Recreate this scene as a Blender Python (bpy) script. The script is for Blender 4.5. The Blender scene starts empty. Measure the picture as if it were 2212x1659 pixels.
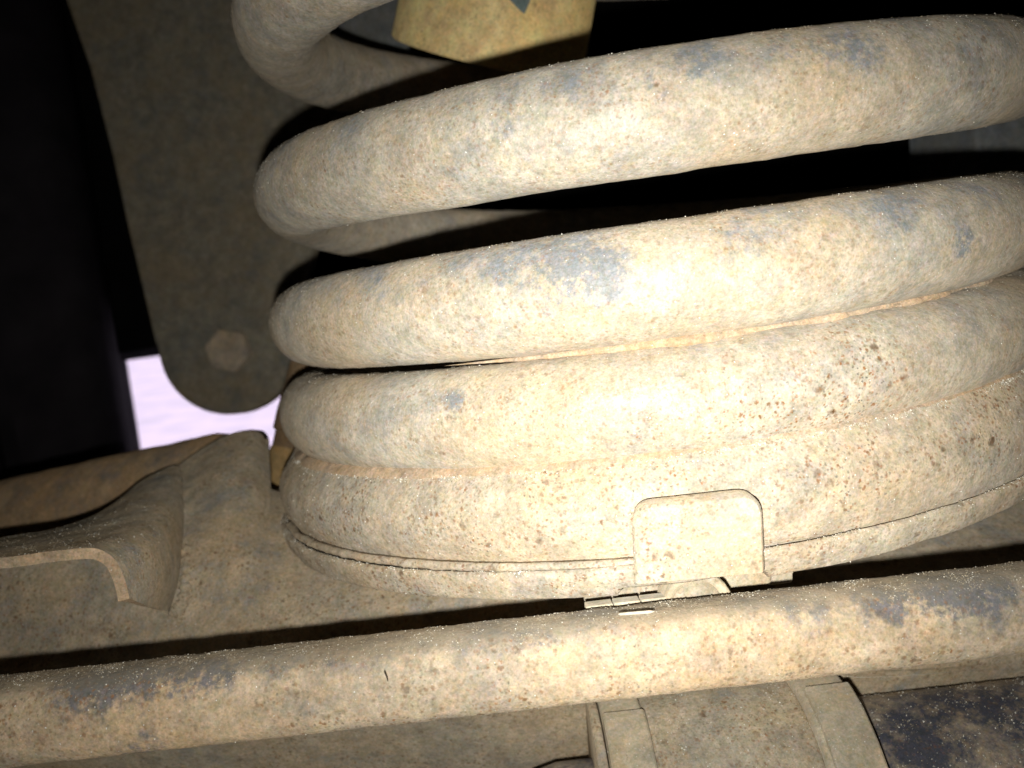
import bpy, math, random
import numpy as np
from mathutils import Vector, Matrix, noise
random.seed(7); np.random.seed(7)
MM = 0.001
scene = bpy.context.scene
COL = scene.collection

# ---------------------------------------------------------------- camera
# measured from the spring: its axis is world z, its middle the origin
CX, CD, CZ = -32.858, 169.728, 7.435
YAW, PITCH, ROLL = 0.0348, -0.1634, -0.0870
FP = 1805.0                                    # focal length in px of a 2212 px wide picture
FW = np.array([math.sin(YAW)*math.cos(PITCH), math.cos(YAW)*math.cos(PITCH), math.sin(PITCH)])
_r0 = np.array([math.cos(YAW), -math.sin(YAW), 0.0]); _u0 = np.cross(_r0, FW)
RT = math.cos(ROLL)*_r0 + math.sin(ROLL)*_u0
UP = -math.sin(ROLL)*_r0 + math.cos(ROLL)*_u0
CAM = np.array([CX, -CD, CZ])
cam = bpy.data.cameras.new('camera')
cam.lens = 36.0*FP/2212; cam.sensor_width = 36.0; cam.clip_start = 0.002; cam.clip_end = 200
cam.dof.use_dof = True; cam.dof.focus_distance = 0.106; cam.dof.aperture_fstop = 30.0
cam_o = bpy.data.objects.new('camera', cam); COL.objects.link(cam_o)
M = Matrix(((RT[0], UP[0], -FW[0]), (RT[1], UP[1], -FW[1]), (RT[2], UP[2], -FW[2])))
cam_o.matrix_world = Matrix.Translation(Vector(CAM*MM)) @ M.to_4x4()
scene.camera = cam_o

# ---------------------------------------------------------------- light
scene.view_settings.view_transform = 'Standard'; scene.view_settings.look = 'None'
scene.view_settings.exposure = 0.0; scene.view_settings.gamma = 1.0
world = bpy.data.worlds.new('World'); scene.world = world; world.use_nodes = True
wn = world.node_tree
sky = wn.nodes.new('ShaderNodeTexSky'); sky.sky_type = 'NISHITA'; sky.sun_disc = False
sky.sun_elevation = math.radians(58); sky.sun_rotation = math.radians(20)
bg = wn.nodes['Background']; wn.links.new(sky.outputs[0], bg.inputs[0]); bg.inputs[1].default_value = 0.0010
sun = bpy.data.lights.new('sun', 'SUN'); sun.energy = 5.0; sun.angle = math.radians(0.5); sun.color = (1, .95, .9)
sun_o = bpy.data.objects.new('sun', sun); COL.objects.link(sun_o)
_sd = Vector((math.sin(math.radians(20))*math.cos(math.radians(58)), math.cos(math.radians(20))*math.cos(math.radians(58)), math.sin(math.radians(58))))
sun_o.rotation_euler = _sd.to_track_quat('Z', 'Y').to_euler()
# the flash of the phone, a small lamp just below and left of its lens
fpos = CAM - RT*1.7 - UP*7.4
ftgt = CAM + FW*100 + RT*15 - UP*1
for nm, en, sz in (('flash_core', .88, 55), ('flash_spill', .54, 132)):
    flash = bpy.data.lights.new(nm, 'SPOT'); flash.energy = en; flash.color = (1.0, .965, .885)
    flash.shadow_soft_size = 0.0011; flash.spot_size = math.radians(sz); flash.spot_blend = 1.0
    flash_o = bpy.data.objects.new(nm, flash); COL.objects.link(flash_o)
    flash_o.matrix_world = Matrix.Translation(Vector(fpos*MM)) @ Vector((fpos-ftgt)).to_track_quat('Z', 'Y').to_matrix().to_4x4()

# ---------------------------------------------------------------- helpers (all lengths in mm)
def P(x, y, Z):                                # a point seen at (x, y) of the 2212 px picture, Z mm ahead
    return CAM + (RT*(x-1106)/FP - UP*(y-829.5)/FP + FW)*Z
def proj(p):
    q = np.asarray(p) - CAM; z = q@FW
    return 1106 + FP*(q@RT)/z, 829.5 - FP*(q@UP)/z, z
def cyl(x, y, R):                              # where the sight line meets a cylinder round the spring axis
    d = P(x, y, 1.0) - CAM; a = d[0]**2+d[1]**2; b = CAM[0]*d[0]+CAM[1]*d[1]; c = CAM[0]**2+CAM[1]**2-R*R
    D = b*b-a*c; t = (-b-math.sqrt(max(D, 0)))/a
    return CAM + d*t
def nz(p, s, k=0.0):                           # smooth noise about 0
    return noise.noise(Vector((p[0]*s+k, p[1]*s+k*1.7, p[2]*s-k)))
def tag(o, label=None, cat=None, group=None, kind=None):
    if label: o['label'] = label
    if cat: o['category'] = cat
    if group: o['group'] = group
    if kind: o['kind'] = kind
    return o
def empty(name, loc, label, cat, group=None):
    o = bpy.data.objects.new(name, None); COL.objects.link(o); o.location = Vector(np.asarray(loc)*MM)
    o.empty_display_size = .01
    return tag(o, label, cat, group)
def obj(name, verts, faces, mat, parent=None, smooth=True, origin=None, bevel=0.0, sharp=None):
    verts = np.asarray(verts, float)
    if parent is not None: org = np.array(parent['_o'] if '_o' in parent else parent.location)/MM if False else np.array(parent.location)/MM
    else: org = verts.mean(0) if origin is None else np.asarray(origin, float)
    me = bpy.data.meshes.new(name)
    me.from_pydata(((verts-org)*MM).tolist(), [], faces)
    me.validate(); me.update()
    import bmesh
    bm = bmesh.new(); bm.from_mesh(me)
    bmesh.ops.recalc_face_normals(bm, faces=bm.faces)
    bm.to_mesh(me); bm.free()
    if smooth:
        me.polygons.foreach_set('use_smooth', [True]*len(me.polygons))
        if sharp: me.set_sharp_from_angle(angle=math.radians(sharp))
    o = bpy.data.objects.new(name, me); COL.objects.link(o)
    if parent is not None:
        o.parent = parent
    else: o.location = Vector(org*MM)
    if mat: me.materials.append(mat)
    if bevel:
        b = o.modifiers.new('bevel', 'BEVEL'); b.width = bevel*MM; b.segments = 3; b.limit_method = 'ANGLE'; b.angle_limit = math.radians(35)
    return o
def sub(name, verts, faces, mat, top, **k):    # a part of a thing that is itself a mesh or an empty, all at the thing's origin
    return obj(name, verts, faces, mat, parent=top, **k)
def grid_faces(nu, nv, wrap_u=False, wrap_v=False):
    f = []
    for i in range(nu if wrap_u else nu-1):
        for j in range(nv if wrap_v else nv-1):
            a = i*nv+j; b = i*nv+(j+1) % nv; c = ((i+1) % nu)*nv+(j+1) % nv; d = ((i+1) % nu)*nv+j
            f.append((a, b, c, d))
    return f
def frame(d):
    d = np.asarray(d, float); d /= np.linalg.norm(d)
    a = np.cross(d, [0.02, 0.1, 1.0]); a /= np.linalg.norm(a); b = np.cross(a, d)
    return d, a, b
def lathe(p0, p1, prof, n=64, jit=0.0, js=.5, arc=None):   # prof: (t mm along the axis from p0, radius)
    p0 = np.asarray(p0, float); d, a, b = frame(np.asarray(p1, float)-p0); v = []
    for t, r in prof:
        for k in range(n):
            an = 2*math.pi*k/n
            q = p0 + d*t + (a*math.cos(an)+b*math.sin(an))*r
            if jit and r > 0: q = q + (a*math.cos(an)+b*math.sin(an))*(nz(q, js)*jit+nz(q, js*4, 9)*jit*.4)
            v.append(q)
    return v, grid_faces(len(prof), n, wrap_v=True) + [tuple(range(n)), tuple((len(prof)-1)*n+k for k in range(n))]
def rounded(poly, rad, n=6):                   # 2-D polygon with rounded corners; rad one number or a list
    out = []; m = len(poly)
    for i in range(m):
        p = np.array(poly[i], float); a = np.array(poly[i-1], float)-p; b = np.array(poly[(i+1) % m], float)-p
        r = rad[i] if isinstance(rad, (list, tuple)) else rad
        if r <= 0: out.append(tuple(p)); continue
        la, lb = np.linalg.norm(a), np.linalg.norm(b); rr = min(r, la*.49, lb*.49)
        s = p+a/la*rr; e = p+b/lb*rr
        for k in range(n+1):
            t = k/n; out.append(tuple((1-t)**2*s+2*t*(1-t)*p+t*t*e))
    return out
def slab(pts, Z, th, tilt=None):               # plate facing the lens, Z mm away and th thick
    m = len(pts); fr = [P(x, y, Z+(tilt(x, y) if tilt else 0)) for x, y in pts]
    return fr + [p+FW*th for p in fr], [tuple(range(m)), tuple(range(2*m-1, m-1, -1))] + [(i, (i+1) % m, m+(i+1) % m, m+i) for i in range(m)]
def box(c, dx, dy, dz, ax=None):
    c = np.asarray(c, float); ax = ax or (np.array([1., 0, 0]), np.array([0, 1., 0]), np.array([0, 0, 1.]))
    v = [c+ax[0]*sx*dx+ax[1]*sy*dy+ax[2]*sz*dz for sx in (-.5, .5) for sy in (-.5, .5) for sz in (-.5, .5)]
    return v, [(0, 1, 3, 2), (4, 6, 7, 5), (0, 4, 5, 1), (2, 3, 7, 6), (0, 2, 6, 4), (1, 5, 7, 3)]
def cr(p, t):                                  # Catmull-Rom through the rows of p, t in 0..1
    p = np.asarray(p, float); n = len(p)-1; x = min(t*n, n-1e-9); i = int(x); f = x-i
    a = p[i-1] if i > 0 else 2*p[0]-p[1]; b = p[i]; c = p[i+1]; d = p[i+2] if i+2 <= n else 2*p[n]-p[n-1]
    return .5*(2*b+(c-a)*f+(2*a-5*b+4*c-d)*f*f+(3*b-3*c+d-a)*f**3)
def loft(rows, nu, nv, rough=0.0, rs=.15, th=3.0):         # rows of (x, y, Z) control points -> bumpy pressed sheet with thickness
    R = [[P(*q) for q in r] for r in rows]; v = []
    cols = [[cr(r, j/(nv-1)) for j in range(nv)] for r in R]
    for i in range(nu):
        for j in range(nv):
            q = cr([c[j] for c in cols], i/(nu-1))
            v.append(q + FW*(nz(q, rs)*rough + nz(q, rs*4, 5)*rough*.3 + nz(q, rs*14, 11)*rough*.08))
    n = nu*nv; v = v + [q+FW*th for q in v]; f = grid_faces(nu, nv)
    back = [tuple(n+k for k in reversed(q)) for q in f]
    rim = [i*nv for i in range(nu)][::-1] + list(range(1, nv)) + [i*nv+nv-1 for i in range(1, nu)] + [(nu-1)*nv+j for j in range(nv-2, 0, -1)]
    side = [(rim[k], rim[(k+1) % len(rim)], n+rim[(k+1) % len(rim)], n+rim[k]) for k in range(len(rim))]
    return v, f+back+side
def in_view(p, m=90):
    x, y, z = proj(p); return z > 0 and -m < x < 2212+m and -m < y < 1659+m

# ---------------------------------------------------------------- materials
def lin(c): return tuple((v/12.92 if v <= .04045 else ((v+.055)/1.055)**2.4) for v in c)
def dusty(name, dust, paint, rust, paint_amt=.3, rust_amt=.3, speck=.5, rough=.55, bump=.5, up=0.25, blotch=.12, upr=(-.2, .75), top=None, paint_max=.80, zr=None, spots=(), rspots=(), spark=1.0, seed=0.0):
    """mud-dusted steel: dust film, patches where the paint shows, rust freckles, quartz glints, grit relief"""
    m = bpy.data.materials.new(name); m.use_nodes = True; nt = m.node_tree; N = nt.nodes; L = nt.links
    bs = N['Principled BSDF']
    def node(t, **k):
        n = N.new(t)
        for a, b in k.items(): setattr(n, a, b)
        return n
    def math_(op, a, b=None, clamp=False):
        n = node('ShaderNodeMath', operation=op, use_clamp=clamp)
        for i, v in enumerate((a, b)):
            if v is None: continue
            if isinstance(v, (int, float)): n.inputs[i].default_value = v
            else: L.new(v, n.inputs[i])
        return n.outputs[0]
    def ramp(v, a, b, lo=0., hi=1.):
        n = node('ShaderNodeMapRange'); n.clamp = True; L.new(v, n.inputs[0])
        for i, q in enumerate((a, b, lo, hi)): n.inputs[i+1].default_value = q
        return n.outputs[0]
    def mix(f, a, b, mode='MIX'):
        n = node('ShaderNodeMix', data_type='RGBA', blend_type=mode)
        for i, v in ((0, f), (6, a), (7, b)):
            if isinstance(v, (int, float)): n.inputs[i].default_value = v
            elif isinstance(v, tuple): n.inputs[i].default_value = (*v, 1)
            else: L.new(v, n.inputs[i])
        return n.outputs[2]
    tc = node('ShaderNodeTexCoord'); mp = node('ShaderNodeMapping'); L.new(tc.outputs['Object'], mp.inputs[0])
    mp.inputs['Scale'].default_value = (1000, 1000, 1000); mp.inputs['Location'].default_value = (seed, seed*2.3, -seed)
    V = mp.outputs[0]
    def tex(scale, detail=3., ro=.55, off=0., dist=0.):
        n = node('ShaderNodeTexNoise'); n.inputs['Scale'].default_value = scale; n.inputs['Detail'].default_value = detail
        n.inputs['Roughness'].default_value = ro; n.inputs['Distortion'].default_value = dist
        if off:
            a = node('ShaderNodeVectorMath', operation='ADD'); L.new(V, a.inputs[0]); a.inputs[1].default_value = (off, off, off); L.new(a.outputs[0], n.inputs[0])
        else: L.new(V, n.inputs[0])
        return n.outputs[0]
    def vor(scale, off=0.):
        n = node('ShaderNodeTexVoronoi'); n.inputs['Scale'].default_value = scale
        a = node('ShaderNodeVectorMath', operation='ADD'); L.new(V, a.inputs[0]); a.inputs[1].default_value = (off, off, off)
        # wobble so that freckles are not round
        w = node('ShaderNodeTexNoise'); w.inputs['Scale'].default_value = scale*1.6; w.inputs['Detail'].default_value = 2; L.new(V, w.inputs[0])
        b = node('ShaderNodeVectorMath', operation='SCALE'); L.new(w.outputs[1], b.inputs[0]); b.inputs['Scale'].default_value = .9/scale
        c = node('ShaderNodeVectorMath', operation='ADD'); L.new(a.outputs[0], c.inputs[0]); L.new(b.outputs[0], c.inputs[1])
        L.new(c.outputs[0], n.inputs[0])
        s = node('ShaderNodeSeparateColor'); L.new(n.outputs['Color'], s.inputs[0])
        return n.outputs['Distance'], s.outputs[0], s.outputs[1]
    geo = node('ShaderNodeNewGeometry'); sep = node('ShaderNodeSeparateXYZ'); L.new(geo.outputs['Normal'], sep.inputs[0])
    upz = sep.outputs[2]
    big = tex(.05, 4, .6); mid = tex(.22, 5, .65, 31.); fine = tex(1.1, 4, .7, 77.); micro = tex(3.6, 2, .6, 13.)
    d2 = tuple(min(1, v*1.22) for v in dust); d0 = (dust[0]*.72, dust[1]*.74, dust[2]*.80); dw = (min(1, dust[0]*1.16), dust[1]*.97, dust[2]*.74)
    col = mix(ramp(mid, .35, .68), d0, d2)
    col = mix(ramp(big, .4, .66, 0, .55), col, dw)
    col = mix(ramp(tex(.5, 4, .7, 140.), .52, .64, 0, .35), col, dw)
    # paint showing through, more on shoulders that are brushed or washed clean
    pm = math_('ADD', math_('ADD', tex(.085, 8, .74, 210., .1), math_('MULTIPLY', math_('SUBTRACT', fine, .5), .26)), math_('MULTIPLY', ramp(upz, upr[0], upr[1]), up))
    wp = node('ShaderNodeNewGeometry').outputs['Position']; brk = ramp(tex(.55, 6, .75, 700.), .36, .60, .05, 1.25)
    if zr:
        zs = node('ShaderNodeSeparateXYZ'); L.new(wp, zs.inputs[0])
        pm = math_('ADD', pm, ramp(zs.outputs[2], zr[0]*MM, zr[1]*MM, zr[2], zr[3]))
    def near(p, rad, st):
        n = node('ShaderNodeVectorMath', operation='DISTANCE'); L.new(wp, n.inputs[0]); n.inputs[1].default_value = tuple(np.asarray(p)*MM)
        return math_('MULTIPLY', ramp(n.outputs['Value'], 0, rad*1.25*MM, st*1.25, 0), brk)
    for p_, rad, st in spots: pm = math_('ADD', pm, near(p_, rad, st))
    th = .74 - .30*paint_amt
    col = mix(ramp(pm, th-.02, th+.16, 0, paint_max), col, paint)
    # rust freckles in clusters
    cl = ramp(tex(.10, 3, .6, 300.), .38, .62)
    for p_, rad, st in rspots: cl = math_('ADD', cl, near(p_, rad, st))
    for sc, off, key, c, amt in ((1.15, 0., .50, rust, 1.), (.62, 40., .78, tuple(v*.55 for v in rust), .8), (2.0, 90., .45, tuple(v*.42 for v in dust), .9), (1.7, 15., .6, (rust[0]*1.2, rust[1]*1., rust[2]*.8), .9)):
        dd, r1, r2 = vor(sc, off)
        s = math_('MULTIPLY', ramp(dd, .18, .42, 1, 0), ramp(r1, key-.02, key+.02))
        s = math_('MULTIPLY', s, math_('MULTIPLY', math_('ADD', math_('MULTIPLY', cl, .8), .3), amt*speck*1.0))
        s = math_('MULTIPLY', s, ramp(r2, 0, 1, .4, 1))
        col = mix(s, col, c)
    rm = math_('ADD', tex(.13, 6, .7, 55., .4), math_('MULTIPLY', math_('SUBTRACT', fine, .5), .3))
    col = mix(ramp(rm, .70-.22*rust_amt, .84-.22*rust_amt, 0, .6), col, rust)
    hv = node('ShaderNodeHueSaturation'); L.new(col, hv.inputs['Color'])
    L.new(math_('MULTIPLY', ramp(fine, .28, .72, 1-blotch*1.6, 1+blotch*1.6), ramp(micro, .25, .75, 1-blotch*1.4, 1+blotch*1.4)), hv.inputs['Value'])
    col = hv.outputs[0]
    # many-coloured fine mottle of the silt: pinkish, ochre and bluish grains
    for sc, off, am in ((.42, 610., .06), (1.9, 640., .11)):
        n = node('ShaderNodeTexNoise'); n.inputs['Scale'].default_value = sc; n.inputs['Detail'].default_value = 3.; n.inputs['Roughness'].default_value = .65
        a = node('ShaderNodeVectorMath', operation='ADD'); L.new(V, a.inputs[0]); a.inputs[1].default_value = (off, -off, off*.5); L.new(a.outputs[0], n.inputs[0])
        sc_ = node('ShaderNodeSeparateColor'); L.new(n.outputs[1], sc_.inputs[0]); cc = node('ShaderNodeCombineColor')
        avg = math_('MULTIPLY', math_('ADD', sc_.outputs[0], sc_.outputs[2]), .5)
        for k, (ch, sh) in enumerate(((0, .6), (0, .12), (0, .8))):
            own = ramp(sc_.outputs[k], .33, .67, -am, am); com = ramp(avg, .35, .65, -am*1.3, am*1.3)
            L.new(math_('ADD', math_('ADD', math_('MULTIPLY', own, sh), math_('MULTIPLY', com, .8)), 1.0), cc.inputs[k])
        col = mix(1., col, cc.outputs[0], 'MULTIPLY')
    # flash shading painted in: upward faces darken to a dull grey brown
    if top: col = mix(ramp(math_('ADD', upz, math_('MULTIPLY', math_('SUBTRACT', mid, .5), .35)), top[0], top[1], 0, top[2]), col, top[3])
    # quartz glints
    dd, r1, r2 = vor(2.6, 501.); gl = math_('MULTIPLY', ramp(dd, .12, .26, 1, 0), ramp(r1, .955, .965))
    gl = math_('MULTIPLY', gl, spark)
    col = mix(gl, col, (.9, .9, .86))
    L.new(col, bs.inputs['Base Color'])
    rr = math_('ADD', ramp(mid, .3, .7, rough+.1, rough-.06), math_('MULTIPLY', gl, -.4)); L.new(rr, bs.inputs['Roughness'])
    bs.inputs['Specular IOR Level'].default_value = .36; bs.inputs['Diffuse Roughness'].default_value = .38
    h = math_('ADD', math_('ADD', math_('MULTIPLY', fine, .55), math_('MULTIPLY', micro, .30)), math_('MULTIPLY', mid, .5))
    h = math_('ADD', h, math_('MULTIPLY', gl, .25))
    bp = node('ShaderNodeBump'); bp.inputs['Strength'].default_value = bump; bp.inputs['Distance'].default_value = .00035
    L.new(h, bp.inputs['Height']); L.new(bp.outputs[0], bs.inputs['Normal'])
    return m
def plain(name, c, rough=.8, spec=.3, var=.2, sc=300):
    m = bpy.data.materials.new(name); m.use_nodes = True; nt = m.node_tree; bs = nt.nodes['Principled BSDF']
    n = nt.nodes.new('ShaderNodeTexNoise'); n.inputs['Scale'].default_value = sc; n.inputs['Detail'].default_value = 5
    tc = nt.nodes.new('ShaderNodeTexCoord'); nt.links.new(tc.outputs['Object'], n.inputs[0])
    r = nt.nodes.new('ShaderNodeMapRange'); nt.links.new(n.outputs[0], r.inputs[0]); r.inputs[1].default_value = .3; r.inputs[2].default_value = .7
    mx = nt.nodes.new('ShaderNodeMix'); mx.data_type = 'RGBA'; nt.links.new(r.outputs[0], mx.inputs[0])
    mx.inputs[6].default_value = (*[v*(1-var) for v in c], 1); mx.inputs[7].default_value = (*[min(1, v*(1+var)) for v in c], 1)
    nt.links.new(mx.outputs[2], bs.inputs['Base Color']); bs.inputs['Roughness'].default_value = rough; bs.inputs['Specular IOR Level'].default_value = spec
    b = nt.nodes.new('ShaderNodeBump'); b.inputs['Strength'].default_value = .4; b.inputs['Distance'].default_value = .0005
    nt.links.new(n.outputs[0], b.inputs['Height']); nt.links.new(b.outputs[0], bs.inputs['Normal'])
    return m
DUST = (.40, .345, .255); PAINT = (.17, .19, .21); RUST = (.23, .125, .06)
CS = [(cyl(x, y, 71.5), q, st) for x, y, q, st in ((880, 640, 4, .16), (955, 672, 3.2, .2), (1060, 580, 6, .10), (1180, 590, 7, .22), (1310, 575, 6, .26), (1320, 640, 4, .12), (800, 625, 5, .1),
    (1090, 260, 3.5, .2), (1250, 190, 5, .16), (1420, 160, 6, .12), (1520, 125, 4, .16), (1700, 110, 6, .14), (1840, 110, 5, .2), (1640, 560, 7, .14), (1930, 470, 6, .14), (2070, 525, 2.6, .4), (985, 870, 2.2, .28), (800, 900, 6, .10), (1200, 690, 4, .12))]
CR = [(cyl(x, y, 72), q, st) for x, y, q, st in ((1830, 865, 9, 2.2), (1650, 900, 8, 1.0), (1450, 930, 8, .8))]
RS = [(P(x, y, 95.6), q, st) for x, y, q, st in ((150, 1492, 5, .22), (250, 1480, 4, .26), (350, 1470, 3.5, .3), (430, 1455, 3.6, .36), (500, 1445, 3.0, .24), (590, 1436, 3, .16), (700, 1425, 3, .12), (1170, 1390, 3, .18), (1900, 1300, 4, .24), (2000, 1290, 5, .26), (2120, 1280, 5, .28), (1750, 1325, 4, .16), (600, 1560, 5, .12), (300, 1640, 5, .2))]
MAT = dict(
    coil=dusty('dusty_coil', (.42, .385, .315), (.17, .195, .225), RUST, .30, .12, .6, .50, .50, .10, zr=(-12, 6, -.05, .02), spots=[(a, b, c*1.0) for a, b, c in CS], rspots=CR),
    pad=dusty('dusty_pad', (.45, .395, .305), (.20, .21, .20), (.22, .13, .07), .16, .42, 1.1, .6, .7, .05, seed=40),
    seat=dusty('dusty_seat', (.445, .39, .30), (.20, .20, .19), (.22, .13, .075), .22, .50, 1.0, .6, .7, .05, seed=80),
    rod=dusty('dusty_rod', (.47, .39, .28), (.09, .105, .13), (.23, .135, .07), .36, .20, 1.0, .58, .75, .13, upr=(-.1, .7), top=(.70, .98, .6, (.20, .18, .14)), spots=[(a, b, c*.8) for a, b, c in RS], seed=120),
    arm=dusty('dusty_arm', (.50, .435, .325), (.21, .24, .26), (.24, .14, .07), .50, .30, .9, .7, .8, .05, seed=160),
    edge=dusty('rusty_cut_edge', (.56, .45, .32), (.40, .33, .26), (.36, .2, .1), .2, .4, .6, .7, .6, .0, seed=170),
    band=dusty('dusty_band', (.46, .415, .315), (.30, .30, .28), RUST, .2, .05, .25, .65, .5, .05, blotch=.08, seed=200),
    sleeve=dusty('dusty_sleeve', (.43, .38, .285), (.22, .24, .25), RUST, .35, .25, .9, .6, .6, .05, seed=230),
    dark=dusty('dark_painted_tube', (.42, .36, .27), (.04, .05, .08), (.2, .1, .05), 1.12, .05, .3, .5, .6, .0, paint_max=.93, seed=260),
    plate=dusty('dim_plate', (.37, .34, .265), (.20, .225, .23), (.20, .12, .06), .6, .25, .3, .75, .5, .0, spark=0, seed=300),
    bolt=dusty('dim_bolt', (.66, .55, .41), (.50, .44, .35), (.26, .17, .10), .1, .1, .2, .7, .4, .0, spark=0, seed=330),
    beam=dusty('brown_beam', (.48, .35, .215), (.17, .17, .17), (.36, .22, .11), .45, .35, .3, .7, .5, .1, seed=360),
    clip=dusty('pale_plastic', (.52, .49, .40), (.42, .40, .34), (.45, .36, .24), .1, .05, .15, .85, .3, .0, blotch=.05, seed=390),
    yellow=dusty('yellow_body', (.98, .71, .34), (.88, .57, .22), (.2, .12, .06), .2, .12, .55, .55, .35, .0, blotch=.06, seed=420),
    slate=dusty('slate_patch', (.16, .22, .22), (.12, .17, .18), (.2, .2, .15), .2, .05, .1, .6, .2, .0, spark=0, seed=450),
    grey=dusty('blue_grey_box', (.22, .24, .25), (.15, .17, .19), (.2, .17, .12), .3, .05, .2, .7, .4, .0, spark=0, seed=480),
    foot=dusty('tan_foot', (.40, .28, .13), (.30, .2, .1), (.2, .1, .04), .2, .3, .3, .7, .4, .0, seed=515),
    post=dusty('brown_post', (.24, .165, .095), (.18, .13, .08), (.2, .1, .04), .2, .3, .3, .7, .4, .0, seed=510),
    rubber=plain('black_rubber', (.035, .030, .036), .85, .2, .3, 60),
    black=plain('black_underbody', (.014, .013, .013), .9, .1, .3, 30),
    crack=plain('dark_debris', (.05, .038, .025), .8, .2, .3, 900),
    straw=plain('straw', (.62, .52, .30), .6, .3, .2, 900),
    quartz=plain('quartz_grit', (.72, .70, .62), .25, .6, .25, 2000),
    grit=plain('tan_grit', (.40, .345, .25), .7, .3, .3, 2000),
    ridge=dusty('rust_dirt', (.42, .33, .235), (.36, .29, .21), (.3, .19, .11), .1, .3, .5, .7, .5, .0, spark=.6, blotch=.16, seed=540),
)
g = bpy.data.materials.new('sunlit_concrete'); g.use_nodes = True; _n = g.node_tree
_t = _n.nodes.new('ShaderNodeTexNoise'); _t.inputs['Scale'].default_value = 9; _t.inputs['Detail'].default_value = 5
_c = _n.nodes.new('ShaderNodeTexCoord'); _n.links.new(_c.outputs['Object'], _t.inputs[0])
_r = _n.nodes.new('ShaderNodeValToRGB'); _n.links.new(_t.outputs[0], _r.inputs[0])
_r.color_ramp.elements[0].position = .36; _r.color_ramp.elements[0].color = (.60, .54, .76, 1)
_r.color_ramp.elements[1].position = .56; _r.color_ramp.elements[1].color = (.74, .64, .90, 1)
_n.links.new(_r.outputs[0], _n.nodes['Principled BSDF'].inputs['Base Color']); _n.nodes['Principled BSDF'].inputs['Roughness'].default_value = .9
MAT['ground'] = g

# ---------------------------------------------------------------- loose grit lying on a surface
OCT = np.array([(1, 0, 0), (-1, 0, 0), (0, 1, 0), (0, -1, 0), (0, 0, 1), (0, 0, -1)], float)
OF = [(0, 2, 4), (2, 1, 4), (1, 3, 4), (3, 0, 4), (2, 0, 5), (1, 2, 5), (3, 1, 5), (0, 3, 5)]
def grit(o, n, lo, hi, weight=None, white=.35, root=None):
    me = o.data; loc = np.array(o.parent.location if o.parent else o.location)/MM
    vs = np.empty(len(me.vertices)*3); me.vertices.foreach_get('co', vs); vs = vs.reshape(-1, 3)/MM + loc
    np_ = len(me.polygons); ce = np.empty(np_*3); me.polygons.foreach_get('center', ce); ce = ce.reshape(-1, 3)/MM+loc
    no = np.empty(np_*3); me.polygons.foreach_get('normal', no); no = no.reshape(-1, 3)
    ar = np.empty(np_); me.polygons.foreach_get('area', ar)
    q = ce-CAM; z = q@FW; x = 1106+FP*(q@RT)/z; y = 829.5-FP*(q@UP)/z
    face = -(no*q).sum(1)/np.linalg.norm(q, axis=1)
    w = ar*((x > -120) & (x < 2330) & (y > -120) & (y < 1780) & (z > 0) & (face > -.25))
    if weight is not None: w = w*weight(ce, no, x, y, face)
    cx_, cy_, cz_ = ce.T; w = w*(.12+np.clip(np.sin(cx_*.71+2*np.sin(cz_*.9))*np.sin(cy_*.63+1.5*np.sin(cx_*.37))*np.sin(cz_*.8+cx_*.23)+.25, 0, 1)**1.5)
    if w.sum() <= 0: return
    n = int(n*2.2); white *= .7; pick = np.random.choice(np_, n, p=w/w.sum()); V = []; F = []; mi = []
    for k in pick:
        pv = me.polygons[int(k)].vertices; a, b, c = vs[pv[0]], vs[pv[1]], vs[pv[2]]; u, v = random.random(), random.random()
        if len(pv) < 4 and u+v > 1: u, v = 1-u, 1-v
        p = b+(a-b)*u+(c-b)*v
        s = .85*(lo+(hi-lo)*random.random()**3.2)
        R = np.linalg.qr(np.random.randn(3, 3))[0]
        pts = (OCT*(.6+.8*np.random.rand(6, 1))*s)@R + p + no[k]*s*.25
        i = len(V); V.extend(pts); F.extend([tuple(i+j for j in f) for f in OF]); mi.extend([0 if random.random() < white else 1]*8)
    top = o.parent if o.parent else o
    g_ = obj('grit', V, F, MAT['quartz'], parent=top, smooth=False); g_.data.materials.append(MAT['grit'])
    g_.data.polygons.foreach_set('material_index', mi[:len(g_.data.polygons)])
    g_['kind'] = 'stuff'
    return g_

# ================================================================ large surroundings
gx, gy = np.meshgrid(np.linspace(-30000, 30000, 9), np.linspace(-30000, 30000, 9), indexing='ij')
tag(obj('ground', np.stack([gx.ravel(), gy.ravel(), np.full(81, -420.)], 1), grid_faces(9, 9), MAT['ground'], smooth=False, origin=(0, 0, -420)), kind='structure')
# unseen floor pan over everything, added to block daylight, and the frame member that hangs down behind the spring
v, f = [], []                                  # a tub: roof and three added light-blocking skirts nearly reaching the ground, open away from the lens
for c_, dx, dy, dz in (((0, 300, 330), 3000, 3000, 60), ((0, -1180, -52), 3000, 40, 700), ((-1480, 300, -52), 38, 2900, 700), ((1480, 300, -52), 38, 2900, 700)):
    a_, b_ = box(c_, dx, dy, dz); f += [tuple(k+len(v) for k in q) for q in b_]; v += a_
tag(obj('underbody_blocker', v, f, MAT['black'], smooth=False, bevel=8), kind='structure')
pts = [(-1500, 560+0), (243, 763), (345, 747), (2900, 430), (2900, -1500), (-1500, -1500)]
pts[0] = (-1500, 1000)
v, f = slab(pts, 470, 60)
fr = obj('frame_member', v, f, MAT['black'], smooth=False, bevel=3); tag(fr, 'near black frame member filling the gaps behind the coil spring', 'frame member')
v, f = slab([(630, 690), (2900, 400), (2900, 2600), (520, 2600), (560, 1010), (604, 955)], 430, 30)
tag(obj('splash_panel', v, f, MAT['black'], smooth=False, bevel=3), 'near black panel low behind the spring and the dusty lower arm', 'panel')

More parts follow.
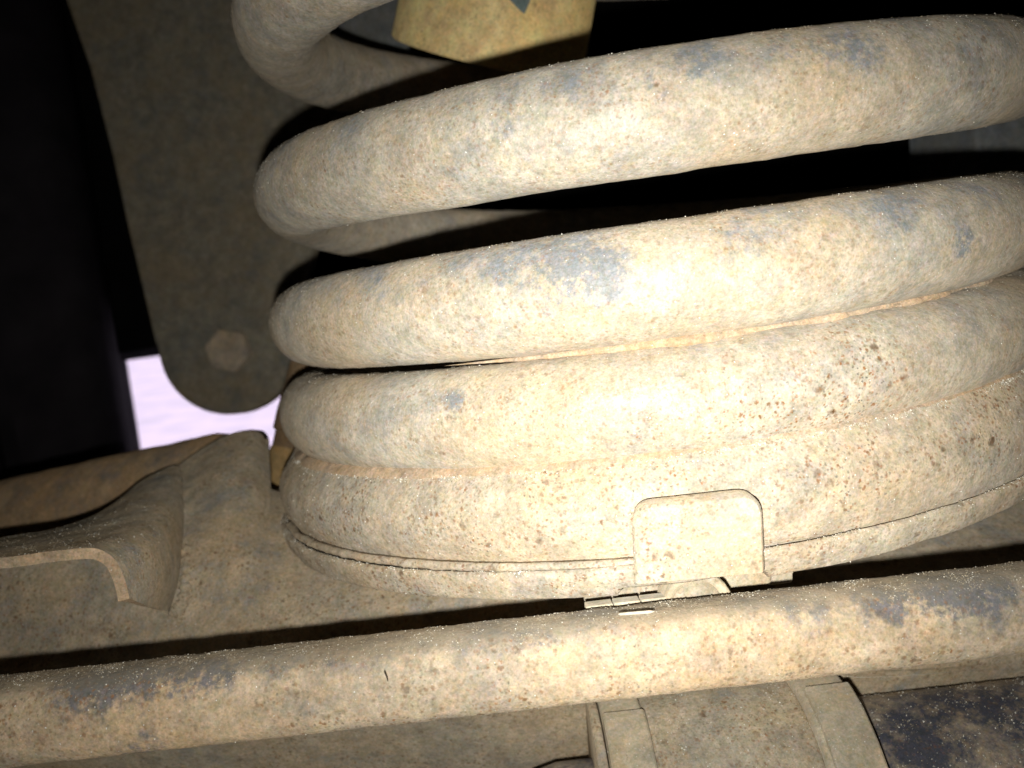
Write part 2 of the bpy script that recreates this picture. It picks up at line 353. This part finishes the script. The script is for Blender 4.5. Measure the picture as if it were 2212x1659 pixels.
# tyre: axle along x, grooved tread towards the lens
def tyre():
    R = 330.; w = 210.; edge = P(250, 800, 360); axis = np.array([-.925, -.38, 0]); axis /= np.linalg.norm(axis)
    c0 = edge + np.array([-.38, .925, 0])*R*.97; c0[2] = edge[2]+30
    root = empty('tyre', c0, 'black tyre with grooved tread dim at the left edge', 'tyre')
    prof = [(28, 205), (4, 250), (-2, 290), (2, 318), (9, 327)]
    x = 16.
    while x < w-16:
        prof += [(x, 330), (x+24, 331), (x+25, 322), (x+31, 322), (x+32, 331)]; x += 33
    prof += [(w-9, 327), (w-2, 318), (w+2, 290), (w-4, 250), (w-28, 205)]
    v, f = lathe(c0, c0+axis, prof, 160)
    f = f[:-2]
    sub('tread', v, f, MAT['rubber'], root, sharp=40)
    v, f = lathe(c0, c0+axis, [(30, 0), (34, 60), (26, 120), (40, 190), (28, 207), (w-28, 207), (w-40, 190), (w-30, 0)], 96)
    sub('rim', v, f, MAT['black'], root, sharp=40)
tyre()

# ================================================================ coil spring
KP = list(range(-600, 60, 60)) + list(range(60, 1681, 60))
ZF = [50.5248, 49.4366, 48.3156, 47.23, 40.5323, 32.0977, 24.8391, 20.8309, 18.7778, 10.1972, 7.2065, 5.9685, 3.754, .0035, -4.3247, -6.547, -7.8639, -9.2151, -11.5416, -15.7847, -21.2]
ZT = [110, 109, 106, 103.5, 102.5, 77.5, 76.4, 76.2, 79, 74, 60.5] + ZF + [-24.6, -26.2, -27.2, -28.2, -30.5, -34.0, -36.2]
ZT = ZT[:len(KP)]
def z_at(ph): return float(cr(np.array(ZT)[:, None], (ph-KP[0])/(KP[-1]-KP[0]))[0])
R0, RG, RW = 64.91, .29, 7.5
def helix(ph):
    r = R0+RG*(ph-840)/360; a = math.radians(ph)
    return np.array([r*math.cos(a), -r*math.sin(a), z_at(ph)])
phs = np.arange(-600, 1581, 1.25); NS = 60; v = []
for ph in phs:
    c = helix(ph); t = helix(min(ph+.5, 1679))-helix(ph-.5) if ph > -599 else helix(ph+1)-helix(ph)
    t /= np.linalg.norm(t); a = math.radians(ph); rad = np.array([math.cos(a), -math.sin(a), 0]); rad -= t*(rad@t); rad /= np.linalg.norm(rad); bn = np.cross(rad, t)
    for k in range(NS):
        an = 2*math.pi*k/NS; n_ = rad*math.cos(an)+bn*math.sin(an); q = c+n_*RW
        v.append(q+n_*(nz(q, .12)*.16+nz(q, .5, 3)*.09+nz(q, 1.6, 7)*.05))
spring = empty('coil_spring', (0, 0, 0), 'thick coil spring caked in pale dust, filling the middle of the picture', 'coil spring')
wire = sub('coil', v, grid_faces(len(phs), NS, wrap_v=True)+[tuple(range(NS)), tuple((len(phs)-1)*NS+k for k in range(NS))], MAT['coil'], spring)
wire['label'] = 'round dusty wire wound in wide turns with grey worn shoulders'
def wsp(ce, no, x, y, face): return .12 + 2.2*np.exp(-((face-.12)/.22)**2)*(no[:, 2] > 0) + .6*(no[:, 2] > .5)
grit(wire, 7000, .04, .13, wsp, .5)

# rubber pad round the lowest turn
def zfun(s): return lambda a: s[0]+s[1]*math.cos(a)+s[2]*math.sin(a)
zw = zfun((-23.07, 5.63, -4.23)); zg = zfun((-38.45, 2.49, -7.25)); zt = zfun((-36.3, 5.15, -4.9))
NA = 420
def ring(prof, nstep=NA, a0=0, a1=2*math.pi, rough=.12, wrap=True):
    v = []
    for i in range(nstep):
        a = a0+(a1-a0)*i/(nstep if wrap else nstep-1)
        for r, z in prof(a):
            q = np.array([r*math.cos(a), r*math.sin(a), z]); n_ = np.array([math.cos(a), math.sin(a), 0])
            v.append(q+n_*(nz(q, .2)*rough*1.6+nz(q, .9, 3)*rough*.8+nz(q, 2.2, 3)*rough*.4))
    m = len(prof(0)); return v, grid_faces(nstep, m, wrap_u=wrap, wrap_v=True)
def smooth_prof(pts, n=4):
    out = []
    for i in range(len(pts)-1):
        for k in range(n): out.append(tuple(cr(pts, (i+k/n)/(len(pts)-1))))
    return out+[tuple(pts[-1])]
def pad_prof(a):
    w, g_ = zw(a), zg(a); h = w-g_
    return smooth_prof([(69.3, w-.5), (70.6, w+.15), (71.6, w-.6), (73.2, w-h*.22), (74.3, w-h*.42), (74.4, w-h*.62), (73.9, w-h*.82), (73.2, g_+.6), (72.6, g_-.4)]) + [(69, g_-1), (66, g_-1), (66, w-6)]
v, f = ring(pad_prof)
pad = obj('rubber_pad', v, f, MAT['pad'], origin=(0, 0, -30))
tag(pad, 'dust covered rubber pad wrapped round the lowest turn of the spring', 'rubber pad')
def edge_w(fz, off, k):
    def w(ce, no, x, y, face):
        a = np.arctan2(ce[:, 1], ce[:, 0]); return .10 + k*np.exp(-((ce[:, 2]-np.array([fz(t) for t in a])-off)/.45)**2)*(face > -.1)*(.3+np.abs(np.sin(a*23)*np.sin(a*9+1)))
    return w
grit(pad, 6000, .05, .18, edge_w(zw, -.1, 6), .7)
# rusty dirt packed in the joint over the pad
def dirt_prof(a):
    w = zw(a)-.25+.45*noise.noise(Vector((a*9, 3, 1)))+.3*noise.noise(Vector((a*31, 7, 2))); return [(71.1, w-.6), (71.2, w+.0), (71.0, w+.5), (70.4, w+1.0), (69.6, w+1.5), (67.5, w+1.4), (67.5, w-1.2)]
v, f = ring(dirt_prof, rough=.14); dj = sub('packed_dirt', v, f, MAT['ridge'], pad); dj['label'] = 'rust brown line of dirt packed above the pad'

v = []; ph_ = np.arange(768, 846, .4)
for i, ph in enumerate(ph_):
    c = (helix(ph)+helix(ph+360))/2; a = math.radians(ph); rad = np.array([math.cos(a), -math.sin(a), 0]); e = min(1, i/14, (len(ph_)-1-i)/70)
    for k in range(12):
        an = 2*math.pi*k/12; q = c+rad*(.2+1.7*math.cos(an)*e+nz(c, .12, 5)*1.6)+np.array([0, 0, .9*math.sin(an)*e]); v.append(q+rad*(nz(q, .5)*.5+nz(q, 2.0, 3)*.2))
sd = sub('packed_dirt', v, grid_faces(len(ph_), 12, wrap_v=True)+[tuple(range(12)), tuple((len(ph_)-1)*12+k for k in range(12))], MAT['ridge'], spring)
sd['label'] = 'tan dirt packed in the gap between two touching turns'
# seat: a steel dish whose rim shows below the pad, with a tab bent up
seat = empty('spring_seat', (0, 0, -42), 'steel spring seat under the pad, with a raised rim and a bent up tab', 'spring seat')
def rim_prof(a):
    t = zt(a); nt_ = 1.6*(-104.5 < (math.degrees(a)-360 if a > math.pi else math.degrees(a)) < -90.5); return smooth_prof([(73.3, t-1.1), (73.9, t-.1), (74.5, t+.2), (75.0, t-.3), (74.7, t-1.6), (74.2, t-2.8), (73.6, t-3.9+nt_), (72.9, t-4.2+nt_)], 3) + [(60, t-4.6), (60, t-2.6), (72.6, t-2.2)]
v, f = ring(rim_prof, rough=.2); rim = sub('rim', v, f, MAT['seat'], seat)
grit(rim, 3800, .05, .17, edge_w(zt, .1, 5), .7)
def dish_prof(a):
    t = zt(a); return [(62, t-2.7), (62, t-4.5), (20, t-7), (20, t-5)]
v, f = ring(dish_prof, 96); sub('dish', v, f, MAT['seat'], seat)
def lip_prof(a):
    g_ = zg(a); return [(72.9, g_-.1), (73.8, g_-.15), (74.1, g_-.6), (73.8, g_-1.2), (72.9, g_-1.2)]
v, f = ring(lip_prof, 200, math.radians(196), math.radians(258.2), .25, wrap=False); sub('inner_lip', v, f, MAT['seat'], seat)
tabp = rounded([(1364, 1096), (1648, 1066), (1654, 1240), (1370, 1266)], [44, 52, 4, 4], 8)
def tab_mesh(pl, R0_, R1_):
    # inner grid so that the face can follow the curve gently
    m = len(pl); fr_ = [cyl(x, y, R0_) for x, y in pl]; c = np.mean(fr_, 0); k = []
    bk = [p - np.array([p[0], p[1], 0])/np.hypot(p[0], p[1])*(R0_-R1_) for p in fr_]
    v = [p+(c-p)*.045 for p in fr_] + [p-np.array([p[0], p[1], 0])/np.hypot(p[0], p[1])*.45 for p in fr_] + bk
    F = [tuple(range(m))] + [(i, (i+1) % m, m+(i+1) % m, m+i) for i in range(m)] + [(m+i, m+(i+1) % m, 2*m+(i+1) % m, 2*m+i) for i in range(m)] + [tuple(range(3*m-1, 2*m-1, -1))]
    return v, F
v, f = tab_mesh(tabp, 78.2, 75.7)
tab = sub('tab', v, f, MAT['seat'], seat, sharp=50); tab['label'] = 'pale rounded rectangular tab folded up over the pad'

# ================================================================ rod across the front
d0, d1 = P(-420, 1604, 100), P(2700, 1256, 100)
LEN = float(np.linalg.norm(d1-d0))
rd = (d1-d0)/LEN; ra = FW-rd*(FW@rd); ra /= np.linalg.norm(ra); rb = np.cross(rd, ra); v = []
for t in np.linspace(0, LEN, 420):
    for k in range(80):
        an = 2*math.pi*k/80; c_, s_ = math.cos(an), math.sin(an); rr = 4.93*(abs(c_)**3.0+abs(s_)**3.0)**(-1/3.0); n_v = ra*c_+rb*s_
        q = d0+rd*t+n_v*rr; v.append(q+n_v*(nz(q, .35)*.12+nz(q, 1.4, 9)*.05))
f = grid_faces(420, 80, wrap_v=True)+[tuple(range(80)), tuple(419*80+k for k in range(80))]
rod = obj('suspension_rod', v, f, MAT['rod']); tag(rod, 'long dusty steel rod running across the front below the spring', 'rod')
grit(rod, 3400, .03, .12, lambda ce, no, x, y, face: .15+3*(no[:, 2] > .55), .45)

# ================================================================ lower arm behind the rod
arm = empty('lower_arm', P(900, 1450, 150), 'broad mottled steel lower arm behind the rod, with a curled flange at left', 'lower arm')
xs = [-420, 0, 200, 290, 400, 480, 538, 570, 584, 800, 1300, 1800, 2300, 2800]
rows = [
    list(zip(xs, [1215, 1190, 1180, 1090, 994, 944, 930, 950, 1058, 1056, 1060, 1060, 1010, 960], [156, 154, 152, 168, 184, 186, 186, 186, 176, 170, 170, 170, 172, 172])),
    list(zip(xs, [1260, 1240, 1230, 1180, 1080, 1030, 1030, 1060, 1110, 1120, 1140, 1140, 1090, 1050], [154, 152, 150, 154, 166, 168, 169, 169, 165, 162, 161, 160, 162, 162])),
    list(zip(xs, [1330, 1320, 1310, 1280, 1220, 1190, 1190, 1200, 1210, 1220, 1220, 1220, 1180, 1150], [152, 150, 149, 148, 150, 152, 153, 153, 152, 151, 150, 149, 150, 150])),
    list(zip(xs, [1450, 1430, 1410, 1400, 1380, 1370, 1360, 1350, 1340, 1330, 1300, 1280, 1250, 1220], [150, 148, 146, 145, 144, 143, 143, 143, 143, 142, 141, 140, 140, 140])),
    list(zip(xs, [1600, 1590, 1580, 1570, 1560, 1550, 1540, 1530, 1530, 1520, 1490, 1440, 1400, 1380], [140, 138, 137, 137, 136, 136, 136, 136, 135, 135, 135, 137, 139, 139])),
    list(zip(xs, [1690, 1670, 1660, 1650, 1640, 1630, 1620, 1610, 1610, 1600, 1570, 1530, 1490, 1460], [144, 144, 144, 144, 143, 143, 143, 142, 142, 142, 142, 143, 144, 144])),
    list(zip(xs, [1900, 1900, 1900, 1900, 1900, 1900, 1900, 1900, 1900, 1900, 1900, 1900, 1900, 1900], [172]*14))]
v, f = loft(rows, 130, 300, 1.1, .07, 4)
web = sub('web', v, f, MAT['arm'], arm); grit(web, 1600, .05, .14, None, .2)
# flange: pressed hood coming forward on the left, its cut edge towards the lens
fx = [(-420, 1232), (-150, 1214), (0, 1206), (110, 1191), (190, 1184), (220, 1189), (246, 1206), (262, 1232), (273, 1262), (280, 1292)]
mx_ = [(-420, 1212), (-150, 1193), (0, 1181), (125, 1160), (215, 1142), (285, 1130), (335, 1140), (350, 1180), (350, 1248), (332, 1314)]
bx = [(-420, 1192), (-150, 1174), (0, 1161), (150, 1132), (240, 1090), (318, 1030), (392, 1010), (410, 1110), (403, 1235), (374, 1322)]
rows = [[(x, y, 119) for x, y in fx], [(x, y, Z) for (x, y), Z in zip(mx_, [130, 130, 131, 133, 138, 139, 139, 136, 133, 131])], [(x, y, Z) for (x, y), Z in zip(bx, [142, 143, 146, 152, 164, 176, 182, 168, 157, 150])]]
R = [[P(*q) for q in r] for r in rows]; nu, nv = 46, 130; vv = []
for i in range(nu):
    for j in range(nv):
        q = cr([cr(r, j/(nv-1)) for r in R], i/(nu-1)); vv.append(q+UP*(nz(q, .12)*.2+nz(q, .6, 4)*.07))
vv = np.array(vv).reshape(nu, nv, 3)
du = np.gradient(vv, axis=0); dv = np.gradient(vv, axis=1); nn = np.cross(du, dv); nn /= np.linalg.norm(nn, axis=2, keepdims=True)
if nn[0, 5]@UP < 0: nn = -nn
inner = vv-nn*1.55
n_ = nu*nv; V = np.concatenate([vv.reshape(-1, 3), inner.reshape(-1, 3)]); f = grid_faces(nu, nv); F = f+[tuple(n_+k for k in q[::-1]) for q in f]
rimi = [i*nv for i in range(nu)][::-1] + list(range(1, nv)) + [i*nv+nv-1 for i in range(1, nu)] + [(nu-1)*nv+j for j in range(nv-2, 0, -1)]
F += [(rimi[k], rimi[(k+1) % len(rimi)], n_+rimi[(k+1) % len(rimi)], n_+rimi[k]) for k in range(len(rimi))]
fl = sub('flange', V, F, MAT['arm'], arm, sharp=55); fl.data.materials.append(MAT['edge'])
for q in fl.data.polygons[2*(nu-1)*(nv-1):]: q.material_index = 1
wl = [P(*q) for q in ((366, 1330, 145), (392, 1306, 146), (402, 1250, 148.5), (405, 1190, 153), (409, 1120, 163), (404, 1050, 174))]; v = []
for i in range(90):
    c = cr(wl, i/89); d, a, b = frame(cr(wl, min(1, i/89+.01))-cr(wl, max(0, i/89-.01))); rr = (.95+.22*math.sin(i*1.1))*min(1, .2+i/6, .2+(89-i)/14)
    v += [c+(a*math.cos(t)+b*math.sin(t))*(rr+nz(c+a*math.cos(t)*2, .9)*.4) for t in np.arange(10)*math.pi/5]
sub('weld_bead', v, grid_faces(90, 10, wrap_v=True)+[tuple(range(10)), tuple(890+k for k in range(10))], MAT['arm'], arm)
fl = fl; fl['label'] = 'curled flange with its cut edge towards the viewer'
grit(fl, 900, .06, .17, lambda ce, no, x, y, face: .2+2*(no[:, 2] > .3), .35)

# brown tube behind the flange
bt0, bt1 = P(-420, 1240, 226), P(534, 1048, 198)
LB = float(np.linalg.norm(bt1-bt0))
v, f = lathe(bt0, bt1, [(t, 13.6) for t in np.linspace(0, LB-5, 60)]+[(LB-1.8, 12.9), (LB-.4, 11), (LB, 0.01)], 64, .5, .08)
tag(obj('axle_tube', v, f, MAT['beam']), 'brown rounded axle tube low at left behind the curled flange', 'axle tube')

# ================================================================ link plate with hex bolt
pl = [(120, -160), (142, 0), (194, 149), (243, 340), (274, 486), (302, 603), (333, 735)]
cx_, cy_, rr_ = 491, 746, 150
pl += [(cx_+rr_*math.cos(t), cy_+rr_*math.sin(t)) for t in np.radians(np.arange(176, -1, -6))]
pl += [(652, 640), (690, 480), (740, 300), (800, 120), (830, -160)]
v, f = slab(pl, 292, 9); link = empty('link_plate', P(491, 757, 292), 'tall dim grey steel link plate with a rounded lower end at left', 'link plate')
sub('plate', v, f, MAT['plate'], link, bevel=1.2, sharp=40)
hx = [(489+50*math.cos(t), 757+50*math.sin(t)) for t in np.radians(np.arange(10, 370, 60))]
v, f = slab(hx, 286, 6.1); b_ = sub('bolt_head', v, f, MAT['bolt'], link, smooth=False, bevel=.9); b_['label'] = 'worn brown hexagonal bolt head'

# small brown bushing between plate and lowest turns
q0, q1 = P(692, 790, 207), P(634, 1058, 203); LQ = float(np.linalg.norm(q1-q0)); post = empty('brown_post', q1, 'small brown post with an ochre foot beside the lowest turns at left', 'post')
v, f = lathe(q0, q1, [(0, 7.2), (LQ*.42, 7.9), (LQ*.55, 7.9), (LQ*.57, 7.2), (LQ*.70, 7.2)], 40, .15, .3); sub('sleeve', v, f, MAT['post'], post, sharp=40)
v, f = lathe(q0, q1, [(LQ*.69, 7.5), (LQ*.97, 7.9), (LQ, 7.2)], 40, .1, .3); c_ = sub('foot', v, f, MAT['foot'], post, sharp=40); c_['label'] = 'ochre foot of the post'

# ================================================================ yellow body inside the upper turns
y0, y1 = P(1156, -420, 178), P(1054, 124, 200); LY = float(np.linalg.norm(y1-y0))
yb = empty('yellow_shock_body', y1, 'mottled yellow shock absorber body inside the topmost turns', 'shock absorber')
v, f = lathe(y0, y1, [(0, 20.6), (LY*.5, 21.6), (LY*.97, 23.1), (LY*.99, 23.2), (LY, 22.7), (LY-.2, 18)], 96, .12, .1); sub('body', v, f, MAT['yellow'], yb, sharp=40)
def on_tube(x, y, r):                          # sight line meets the yellow tube
    d = (P(x, y, 1)-CAM); ax = (y1-y0)/LY; o_ = CAM-y0; dd = d-ax*(d@ax); oo = o_-ax*(o_@ax)
    a = dd@dd; b = dd@oo; c = oo@oo-r*r; t = (-b-math.sqrt(max(b*b-a*c, 0)))/a; return CAM+d*t
tri = []
for i in range(9):
    t = i/8; L_ = np.array([1040+93*t, -60+90*t]); R_ = np.array([1172-39*t, -60+90*t])
    for j in range(7): q = L_+(R_-L_)*j/6; tri.append(on_tube(q[0], q[1], 23.9))
n = len(tri); c_ax = (y1-y0)/LY
inn = [p-(p-y0-c_ax*((p-y0)@c_ax))/23.9*1.4 for p in tri]
ff = grid_faces(9, 7); s_ = sub('patch', tri+inn, ff+[tuple(n+k for k in q[::-1]) for q in ff], MAT['slate'], yb); s_['label'] = 'slate grey pointed patch'

v, f = slab([(700, -200), (905, -200), (880, 110), (860, 130), (690, 60)], 255, 6); tag(obj('upper_plate', v, f, MAT['grey'], smooth=False, bevel=1), 'dim slate grey plate left of the yellow body, seen through the topmost turn', 'plate')
# blue grey box at right, between the second and third turn, and the ledge left of it
bb = [(2106, 150), (2700, 90), (2700, 460), (2112, 470)]
v, f = slab(bb, 236, 40); tag(obj('bracket_box', v, f, MAT['grey'], smooth=False, bevel=1.2), 'dull blue grey steel box behind the turns at the right edge', 'bracket')
v, f = slab([(2018, 120), (2220, 60), (2220, 282), (2018, 306)], 330, 12); tag(obj('ledge_plate', v, f, MAT['plate'], smooth=False, bevel=1), 'dim brown plate edge left of the blue grey box', 'plate')

# ================================================================ under the tab
br = empty('seat_bracket', P(1500, 1275, 113), 'small grey steel bracket with a round boss showing below the tab', 'bracket')
v, f = slab([(1262, 1236), (1666, 1190), (1667, 1262), (1262, 1303)], 114, 5); sub('plate', v, f, MAT['sleeve'], br, smooth=False, bevel=.4)
v, f = slab([(1655, 1190), (1712, 1186), (1714, 1259), (1660, 1266)], 118, 5); sub('side_plate', v, f, MAT['band'], br, smooth=False, bevel=.4)
bc = P(1508, 1312, 106); 
v, f = lathe(bc, bc+FW, [(0, 3.3), (-.7, 3.6), (-1.0, 4.0), (-.7, 4.4), (0, 4.6), (4, 4.6)], 56, .15, .6)
v2, f2 = lathe(bc, bc+FW, [(3.5, 3.35), (-.2, 3.3), (-.6, 2.7), (-.7, 0.01)], 40, .1, .6)
sub('boss', v, [q for q in f if len(q) == 4], MAT['band'], br, sharp=60); sub('boss_core', v2, f2, MAT['plate'], br, sharp=60)
clip = empty('clip', P(1353, 1313, 106), 'small pale plastic clip in three segments just above the rod', 'clip')
for k, (xa, ya, xb, yb_, h) in enumerate([(1266, 1311, 1324, 1304, 30), (1327, 1303, 1383, 1297, 30), (1386, 1296, 1440, 1290, 30)]):
    v, f = slab([(xa, ya), (xb, yb_), (xb+2, yb_+h), (xa+1, ya+h)], 105.2+k*.1, 2.5); sub('segment', v, f, MAT['clip'], clip, smooth=False, bevel=.12)
s0, s1 = P(1336, 1327, 95.6), P(1412, 1321, 95.4)
v, f = lathe(s0, s1, [(0, .06), (.3, .16), (3.6, .18), (4.1, .05)], 8); tag(obj('metal_sliver', v, f, MAT['clip']), 'thin pale sliver lying on top of the rod under the clip', 'sliver')

# ================================================================ clamp and tubes at lower right
A0 = P(1560, 1772, 131); ad = P(2212, 1306, 100)-P(0, 1558, 100); ad = ad-FW*(ad@FW); ad /= np.linalg.norm(ad); UA = np.cross(ad, FW); UA = UA*(1 if UA@UP > 0 else -1)
def ax_t(x):
    x = x+17+(x-1300)*.095 # bands sit prouder than the line measured here
    return ax_raw(x)
def ax_raw(x):                                   # distance along the clamp axis at which it crosses picture column x (on the front of the sleeve)
    best = min(((abs(proj(A0+ad*t+UA*17-FW*14)[0]-x), t) for t in np.arange(-60, 90, .25))); return best[1]
def drum(name, xa, xb, r, mat, parent, n=96, jit=.12, steps=30, **k):
    ta, tb = ax_t(xa), ax_t(xb); L_ = tb-ta
    prof = [(0, r-.5), (.25, r-.12), (.6, r)]+[(t, r) for t in np.linspace(1, L_-1, steps)]+[(L_-.6, r), (L_-.25, r-.12), (L_, r-.5)]
    v, f = lathe(A0+ad*ta, A0+ad*tb, prof, n, jit, .3)
    return sub(name, v, f, mat, parent, sharp=60, **k)
cl = empty('bushing_clamp', A0, 'dusty bushing sleeve held by two curved bands under the rod', 'clamp')
sl = drum('sleeve', 1392, 1716, 21.0, MAT['sleeve'], cl); grit(sl, 900, .06, .2, None, .6)
def ang_at(y, r, x):                           # angle at which the band front reaches picture row y
    t = ax_t(x); return min((abs(proj(A0+ad*t+UA*math.sin(a)*r-FW*math.cos(a)*r)[1]-y), a) for a in np.radians(np.arange(20, 100, .5)))[1]
def band(xa, xb, r, a_end, lbl):               # a curved strap: a ring sector with a stepped end
    ta, tb = ax_t(xa), ax_t(xb); d, a, b = frame(ad); v = []; n1 = 90
    prof = [(0, r-3), (0, r-.3), (.3, r), (tb-ta-.3, r), (tb-ta, r-.3), (tb-ta, r-3)]
    th0 = a_end
    for i in range(n1):
        th = th0 - i*(math.radians(300)/(n1-1))
        for t, rr in prof:
            n_v = UA*math.sin(th)-FW*math.cos(th); q = A0+ad*(ta+t)+n_v*rr; v.append(q+n_v*nz(q, .4)*.15)
    F = grid_faces(n1, len(prof), wrap_v=True)+[tuple(range(6)), tuple((n1-1)*6+k for k in range(6))]
    o = sub('band', v, F, MAT['band'], cl, sharp=40); o['label'] = lbl; grit(o, 260, .05, .15, None, .5); return o
band(1302, 1389, 23.0, ang_at(1534, 23, 1345), 'left curved band of the clamp'); band(1727, 1822, 23.2, ang_at(1478, 23.2, 1775), 'right curved band of the clamp')
drum('under_band', 1302, 1387, 21.9, MAT['band'], cl, steps=4); drum('under_band', 1716, 1822, 22.0, MAT['band'], cl, steps=4)
drum('flange', 1279, 1300, 20.6, MAT['arm'], cl, steps=3)
t0, t1 = ax_t(1822), ax_t(1822)+95
v, f = lathe(A0+ad*(t0-.5), A0+ad*t1, [(t, 15.6) for t in np.linspace(0, 95, 80)], 96, .12, .3)
dk = obj('stabiliser_bar', v, f, MAT['dark']); tag(dk, 'blue black painted bar with tan stains in the lower right corner', 'bar'); grit(dk, 900, .06, .18, None, .8)
t0 = ax_t(1277); v, f = lathe(A0+ad*(t0-12), A0+ad*t0, [(0, .01), (.5, 7), (2, 10), (6, 11), (12, 11)], 64, .12, .3)
tag(obj('bar_end', v, f, MAT['dark']), 'short dark bar end at the bottom left of the clamp', 'bar end')

# ================================================================ small debris
def sliver(name, pts, r, mat, label, cat):
    v = []; n = len(pts); F = []
    for i, p in enumerate(pts):
        d = np.asarray(pts[min(i+1, n-1)])-np.asarray(pts[max(i-1, 0)]); d, a, b = frame(d); rr = r*(1 if 0 < i < n-1 else .25)
        v += [np.asarray(p)+(a*math.cos(t)+b*math.sin(t))*rr for t in np.arange(6)*math.pi/3]
    F = grid_faces(n, 6, wrap_v=True)+[tuple(range(6)), tuple((n-1)*6+k for k in range(6))]
    tag(obj(name, v, F, mat), label, cat)
def on_rod(x, y, off=.05):
    d = P(x, y, 1)-CAM; ax = (d1-d0)/LEN; o_ = CAM-d0; dd = d-ax*(d@ax); oo = o_-ax*(o_@ax); a = dd@dd; b = dd@oo; c = oo@oo-(5.3+off)**2
    return CAM+d*((-b-math.sqrt(max(b*b-a*c, 0)))/a)
PH = np.arange(380, 1580, .75); HP = np.array([helix(p) for p in PH])
def on_coil(x, y, off=.1):                     # nearest point of the wire that a sight line grazes or meets
    d = P(x, y, 1)-CAM; d /= np.linalg.norm(d); q = HP-CAM; t = q@d; dist = np.linalg.norm(q-t[:, None]*d, axis=1)
    k = np.where(dist < RW)[0]; j = k[t[k].argmin()]
    return CAM+d*(t[j]-math.sqrt(RW*RW-dist[j]**2)-off)
sliver('grass_bit', [on_rod(574, 1456), on_rod(585, 1451), on_rod(598, 1446)], .14, MAT['straw'], 'tiny pale bit of straw on the rod at left', 'straw bit')
sliver('seed_husk', [on_coil(1782, 236), on_coil(1793, 243), on_coil(1803, 249), on_coil(1815, 257)], .22, MAT['crack'], 'small dark seed husk stuck on the upper turn at right', 'seed husk')
sliver('hair', [on_coil(1853, 516), on_coil(1868, 532), on_coil(1880, 548), on_coil(1888, 564)], .07, MAT['crack'], 'short dark hair stuck on the middle turn at right', 'hair')
sliver('dirt_fleck', [on_rod(829, 1438), on_rod(832, 1452), on_rod(836, 1462), on_rod(838, 1472)], .12, MAT['crack'], 'short dark fleck upright on the rod left of the middle', 'fleck')
sliver('thread', [P(1812, 1459, 118), P(1850, 1463, 119), P(1920, 1462, 122), P(2000, 1456, 125), P(2075, 1450, 128)], .035, MAT['clip'], 'fine pale thread running right from the right band of the clamp', 'thread')
